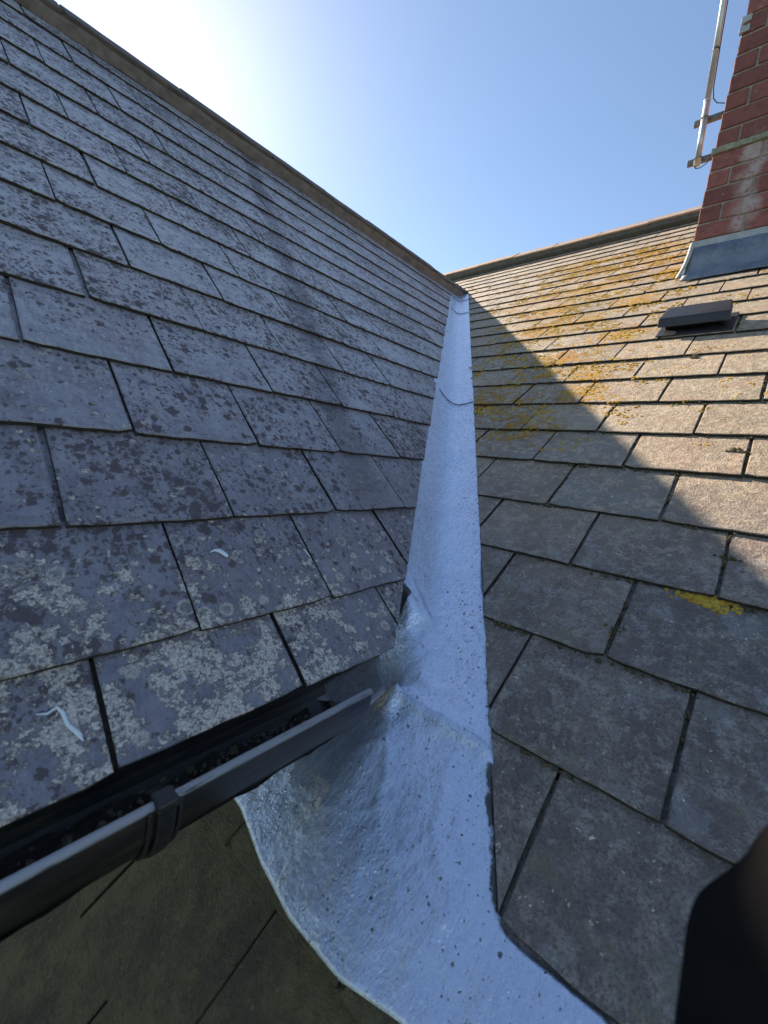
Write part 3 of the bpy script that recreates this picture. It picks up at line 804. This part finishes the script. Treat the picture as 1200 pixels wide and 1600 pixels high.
# projecting band of lichen-covered mortar (above the sixth course)
zb_ = zs[5] - .006
mb = MB()
for sgn in (0,):
    yy0, yy1 = CHY0 - .01 + lx(zb_), CHY1 + .006 + lx(zb_)
    n = 26
    for i in range(n + 1):
        y_ = yy0 + (yy1 - yy0) * i / n
        for (dx, dz) in ((-.014, .004), (-.018, .045), (.03, .056), (.03, -.004)):
            mb.v.append(Vector((CHX + dx + random.uniform(-.003, .003), y_, zb_ + dz + random.uniform(-.003, .003))))
    for i in range(n):
        for k in range(4): a = i * 4 + k; b = i * 4 + (k + 1) % 4; mb.f.append([a, b, b + 4, a + 4])
    mb.f += [[0, 1, 2, 3], [n * 4 + 3, n * 4 + 2, n * 4 + 1, n * 4]]
mb.build('mortar_band', M_BAND, ch, units=True)
# lead: pointed upper strip, front apron and flared side edge
zr = zB(CHX)
o = MB().box((CHX - .012, CHY0 - .02, 2.04), (CHX + .02, CHY1 + .008, 2.10)).build('lead_turn_in', M_LEAD_P, ch, units=True); bevel(o, .002)
mb = MB(); n = 30; yl = CHY1 + .01
prof = [(-.020, 2.045), (-.024, 1.95), (-.030, 1.88), (-.045, 1.842)]
for i in range(n + 1):
    y_ = CHY0 - .04 + (yl - CHY0 + .04) * i / n
    for (dx, z) in prof:
        mb.v.append(Vector((CHX + dx, y_, z + .003 * noise.noise(Vector((y_ * 9, z * 9, 0))))))
    xl = CHX - .20
    mb.v.append(Vector((xl - .012 * noise.noise(Vector((y_ * 6, 0, 4))), y_, zB(xl) + .018)))
for i in range(n):
    for k in range(4): a = i * 5 + k; mb.f.append([a, a + 1, a + 6, a + 5])
o = mb.build('lead_apron', M_LEAD, ch, True, units=True); sm = o.modifiers.new('s', 'SOLIDIFY'); sm.thickness = .003
mb = MB()
cr = [(CHX - .022, CHY1 + .005, 2.09), (CHX - .03, CHY1 + .012, 2.0), (CHX - .045, CHY1 + .03, 1.90), (CHX - .07, CHY1 + .05, 1.835), (CHX - .12, CHY1 + .06, zB(CHX - .12) + .02)]
n0 = 0
for (x_, y_, z_) in cr:
    mb.v += [Vector((x_ - .004, y_ - .036, z_)), Vector((x_ - .018, y_ - .018, z_)), Vector((x_ - .004, y_ + .004, z_)), Vector((x_ + .03, y_ + .006, z_))]
for i in range(len(cr) - 1):
    for k in range(3): a = i * 4 + k; mb.f.append([a, a + 1, a + 5, a + 4])
o = mb.build('lead_corner', M_LEAD_P, ch, True, units=True); sm = o.modifiers.new('s', 'SOLIDIFY'); sm.thickness = .004
o.modifiers.new('sub', 'SUBSURF').levels = 2; o.modifiers['sub'].render_levels = 2
# side soakers of lead beside the stack
MB().hexa([tuple(uB * a + nB * (h - HB) + Vector((0, yy, 0))) for h in (.001, .009) for (a, yy) in ((4.86, CHY1), (5.7, CHY1), (5.7, CHY1 + .06), (4.86, CHY1 + .06))]).build('lead_soaker', M_LEAD, ch, units=True)
# small lead clips high on the left corner
for zc in (3.76, 3.69):
    yl2 = CHY1 + lx(zc)
    bevel(MB().box((CHX - .012, yl2 - .055, zc - .024), (CHX + .02, yl2 + .010, zc + .022)).build('lead_clip', M_LEAD_P, ch, units=True), .002)

# ------------------------------------------------------------------ aerial mast on the chimney's left side
mx, my0 = CHX + .09, .79
mast = thing('aerial_mast', W(mx, .792, 2.795), 'pale metal aerial mast strapped beside the chimney by two brackets', 'mast')
MP = lambda z: (mx, .792 + (z - 2.84) * .010, z)
rad = .0155
o = MB().tube([MP(2.795), MP(3.30)], .024, 20).build('pole', M_STEEL, mast, True, units=True)
MB().tube([MP(3.30), MP(3.31), MP(3.32)], [.024, .027, .0225], 20).build('collar', M_STEEL, mast, True, units=True)
MB().tube([MP(3.32), MP(5.2)], .0225, 20).build('upper_pole', M_STEEL, mast, True, units=True)
MB().tube([MP(3.70), MP(3.712)], .0245, 20).build('joint_band', M_CABLE, mast, True, units=True)
for zc in (2.855, 3.175):
    yr = CHY1 + lx(zc) - .01
    mb = MB().box((mx + .026, yr, zc - .022), (mx + .032, .872, zc + .022))
    mb.box((mx + .032, yr, zc - .022), (mx + .058, .872, zc - .017))
    b_ = bevel(mb.build('bracket', M_BRACKET, mast, units=True), .0008)
    pts = [(mx + .034, .795 - .029, zc), (mx, .795 - .029, zc)] + [(mx - .029 * math.sin(a), .795 - .029 * math.cos(a), zc) for a in (math.pi * i / 10 for i in range(11))] + [(mx, .824, zc), (mx + .034, .824, zc)]
    MB().tube(pts, .004, 6).build('u_bolt', M_BRACKET, mast, True, units=True)
cpts = [(mx - .01, .778, 4.6), (mx - .01, .773, 3.8), (mx - .005, .768, 3.4), (mx, .755, 3.31), (mx + .01, .725, 3.27), (mx + .02, .67, 3.25)]
MB().tube(cpts, .004, 6).build('cable', M_CABLE, mast, True, units=True)
cpts = [(mx + .0, .815, 2.85), (mx, .813, 2.80), (mx, .795, 2.772), (mx, .765, 2.768), (mx, .73, 2.785), (mx + .01, .70, 2.82)]
MB().tube(cpts, .004, 6).build('cable', M_CABLE, mast, True, units=True)

# ------------------------------------------------------------------ roof vent
vent = thing('roof_vent', onB(.42, 3.3), 'black plastic slate vent with a raised hood on the right slope', 'vent')
def PB_(y, uu, h): return tuple(uB * uu + nB * (h - HB) + Vector((0, y, 0)))
yL, yR = .607, .238
mb = MB().hexa([PB_(yR, 3.225, .050), PB_(yR + .012, 3.47, .058), PB_(yL - .012, 3.47, .058), PB_(yL, 3.225, .050),
                PB_(yR, 3.255, .100), PB_(yR + .02, 3.455, .110), PB_(yL - .02, 3.455, .110), PB_(yL, 3.255, .100)])
bevel(mb.build('hood', M_VENT, vent, units=True), .005, 3)
mb = MB().hexa([PB_(yR + .03, 3.31, .0), PB_(yR + .03, 3.46, .0), PB_(yL - .03, 3.46, .0), PB_(yL - .03, 3.31, .0),
                PB_(yR + .03, 3.30, .062), PB_(yR + .03, 3.46, .062), PB_(yL - .03, 3.46, .062), PB_(yL - .03, 3.30, .062)])
bevel(mb.build('throat', M_VENT, vent, units=True), .003)
for k in range(9):
    yy = yR + .05 + (yL - yR - .1) * k / 8
    MB().hexa([PB_(yy - .003, 3.292, .008), PB_(yy - .003, 3.306, .008), PB_(yy + .003, 3.306, .008), PB_(yy + .003, 3.292, .008),
               PB_(yy - .003, 3.282, .056), PB_(yy - .003, 3.303, .056), PB_(yy + .003, 3.303, .056), PB_(yy + .003, 3.282, .056)]).build('grille_bar', M_VENT, vent, units=True)
mb = MB().hexa([PB_(yR - .02, 3.19, .003), PB_(yR - .02, 3.52, .004), PB_(yL + .0, 3.52, .004), PB_(yL + .0, 3.19, .003),
                PB_(yR - .02, 3.19, .011), PB_(yR - .02, 3.52, .010), PB_(yL + .0, 3.52, .010), PB_(yL + .0, 3.19, .011)])
bevel(mb.build('base_plate', M_VENT, vent, units=True), .002)

# ------------------------------------------------------------------ moss and lichen tufts
rs = random.Random(11); mb = MB(); mg = MB()
def fy_at(uu): return foldy(uu * math.cos(PB) + HB * math.sin(PB))
for i, u0 in enumerate(rowsB[3:20]):
    i += 3; lim = min(fy_at(u0) - .2, 2.6) if u0 > .1 else .3
    # tufts in the bed joint right under the lower edges
    for k in range(70):
        y_ = rs.uniform(-.3, lim); cl = noise.noise(Vector((y_ * 6, u0 * 3, 7)))
        if cl < .02: continue
        blob(mb, onB(y_, u0 - rs.uniform(.002, .012), -.0095), rs.uniform(.0016, .0038) * (1.5 if cl > .35 else 1), -xB, uB, nB, rs, 5, .8)
    off = (.202, .016)[i % 2]; j = -3
    for j in range(-3, 8):
        yj = off + j * .3735
        if yj > lim: continue
        for k in range(34):
            uu = u0 + rs.uniform(-.01, 1) ** 1.5 * (rowsB[i + 1] - u0) if False else u0 + rs.random() * (rowsB[i + 1] - u0)
            if noise.noise(Vector((yj * 9, uu * 11, 1))) < .0: continue
            blob(mb, onB(yj + .006 + rs.uniform(-.004, .004), uu, -.014), rs.uniform(.0018, .004), -xB, uB, nB, rs, 5, 1.2)
for (y_, u_, rr) in ((.46, .697, .007),  (.207, .80, .006), (-.165, 1.69, .010), (.016, 1.17, .007), (.21, 1.05, .006), (.06, 1.79, .012), (.34, 2.83, .012)):
    for k in range(14): blob(mb, onB(y_ + rs.gauss(0, .016 if y_ > .4 or y_ < .3 else .005), u_ + rs.gauss(0, .008 if y_ > .4 or y_ < .3 else .02), -.006), rr * rs.uniform(.3, .7), -xB, uB, nB, rs, 6, .7)
tag(mb.build('moss', M_MOSS, None), 'dry brown moss tufts growing in the joints of the right slate slope', 'moss', kind='stuff')
# golden lichen crusts standing proud of the slates
gpos = []
for k in range(7000):
    t_ = rs.random(); u_ = 1.7 + 5.2 * t_; y_ = .95 + .9 * t_ + rs.gauss(0, .42 + .35 * t_)
    if noise.noise(Vector((y_ * 5, u_ * 4, 8))) + .5 * noise.noise(Vector((y_ * 17, u_ * 15, 3))) > .17: gpos.append((y_, u_))
for (y_, u_, rad_) in LICH:
    for k in range(int(160 * rad_)):
        a = rs.gauss(0, rad_ * .42); b = rs.gauss(0, rad_ * .42)
        if noise.noise(Vector(((y_ + a) * 4, (u_ + b) * 4, 2))) > .08: gpos.append((y_ + a, u_ + b))
for k in range(60): a = rs.gauss(.035, .025); gpos.append((a, .997 - abs(rs.gauss(0, .013 * math.exp(-((a - .035) / .03) ** 2)))))
for (y_, u_) in gpos:
    if y_ > fy_at(u_) - .19 or u_ > 7: continue
    # snap height to the slate surface at this place
    j = max(q for q in range(len(rowsB)) if rowsB[q] <= u_); g_ = (rowsB[j + 1] - rowsB[j]) if j + 1 < len(rowsB) else .3
    h_ = -.0117 * (u_ - rowsB[j]) / g_
    if CHX - .1 < u_ * math.cos(PB) + HB * math.sin(PB) and y_ < CHY1 + .03: continue
    n_ = rs.randrange(2, 5)
    for q in range(n_):
        blob(mg, onB(y_ + rs.gauss(0, .016), u_ + rs.gauss(0, .010), h_ - .001), rs.uniform(.002, .0058) * (1 + .28 * max(0, u_ - 1.5)), -xB, uB, nB, rs, 6, .42)
tag(mg.build('golden_lichen', M_GOLD, None), 'golden yellow lichen crusts scattered over the right slate slope', 'lichen', kind='stuff')

# ------------------------------------------------------------------ the photographer's sleeve, close to the lens
per = MB()
def cen(px, py, d): # a point on the sight line of the original snapshot, at depth d (layout units)
    return r * ((px - 600) / 644.28 * d) + u * (-(py - 800) / 644.28 * d) + f * d
pts = [cen(1640, 1200, .22), cen(1480, 1310, .22), cen(1365, 1420, .216), cen(1275, 1520, .212), cen(1225, 1615, .208), cen(1212, 1710, .204), cen(1216, 1850, .20), cen(1230, 2050, .196)]
rad_ = [.049, .0475, .046, .0445, .043, .040, .038, .037]
# resample smoothly
P2 = []; R2 = []
for i in range(len(pts) - 1):
    for k in range(9):
        t = k / 9; P2.append(pts[i].lerp(pts[i + 1], t)); R2.append(rad_[i] * (1 - t) + rad_[i + 1] * t)
P2.append(pts[-1]); R2.append(rad_[-1])
for _ in range(14):
    P2 = [P2[0]] + [(P2[i - 1] + P2[i] * 2 + P2[i + 1]) / 4 for i in range(1, len(P2) - 1)] + [P2[-1]]
per.tube(P2, R2, 36)
cen_v = []
for i_, v in enumerate(per.v):
    ring = min(i_ // 36, len(P2) - 1); k_ = i_ % 36
    q = (v - P2[ring]).normalized()
    fold = math.sin(ring * .45 + 1.6 * math.sin(k_ / 36 * 6.283) + 3 * noise.noise(v * 12)) * .4 + noise.noise(v * 24) * 1.4
    cen_v.append(v + q * .0042 * fold)
per.v = cen_v
M_CLOTH.node_tree.nodes['Principled BSDF'].inputs['Specular IOR Level'].default_value = .08
o = per.build('person', M_CLOTH, None, True, units=True, loc=W(*P2[32]))
tag(o, 'dark jacket sleeve of the photographer reaching into the bottom right corner', 'person')

# ------------------------------------------------------------------ house walls below the roofs
wl = thing('house_wall', (0, 1.3, 0), 'grey rendered wall standing below the left eaves', 'wall')
MB().box((-1.04, 1.2 * S, 0), (.6, 1.2 * S + .3, 6 - .88)).build('render', M_WALL, wl)
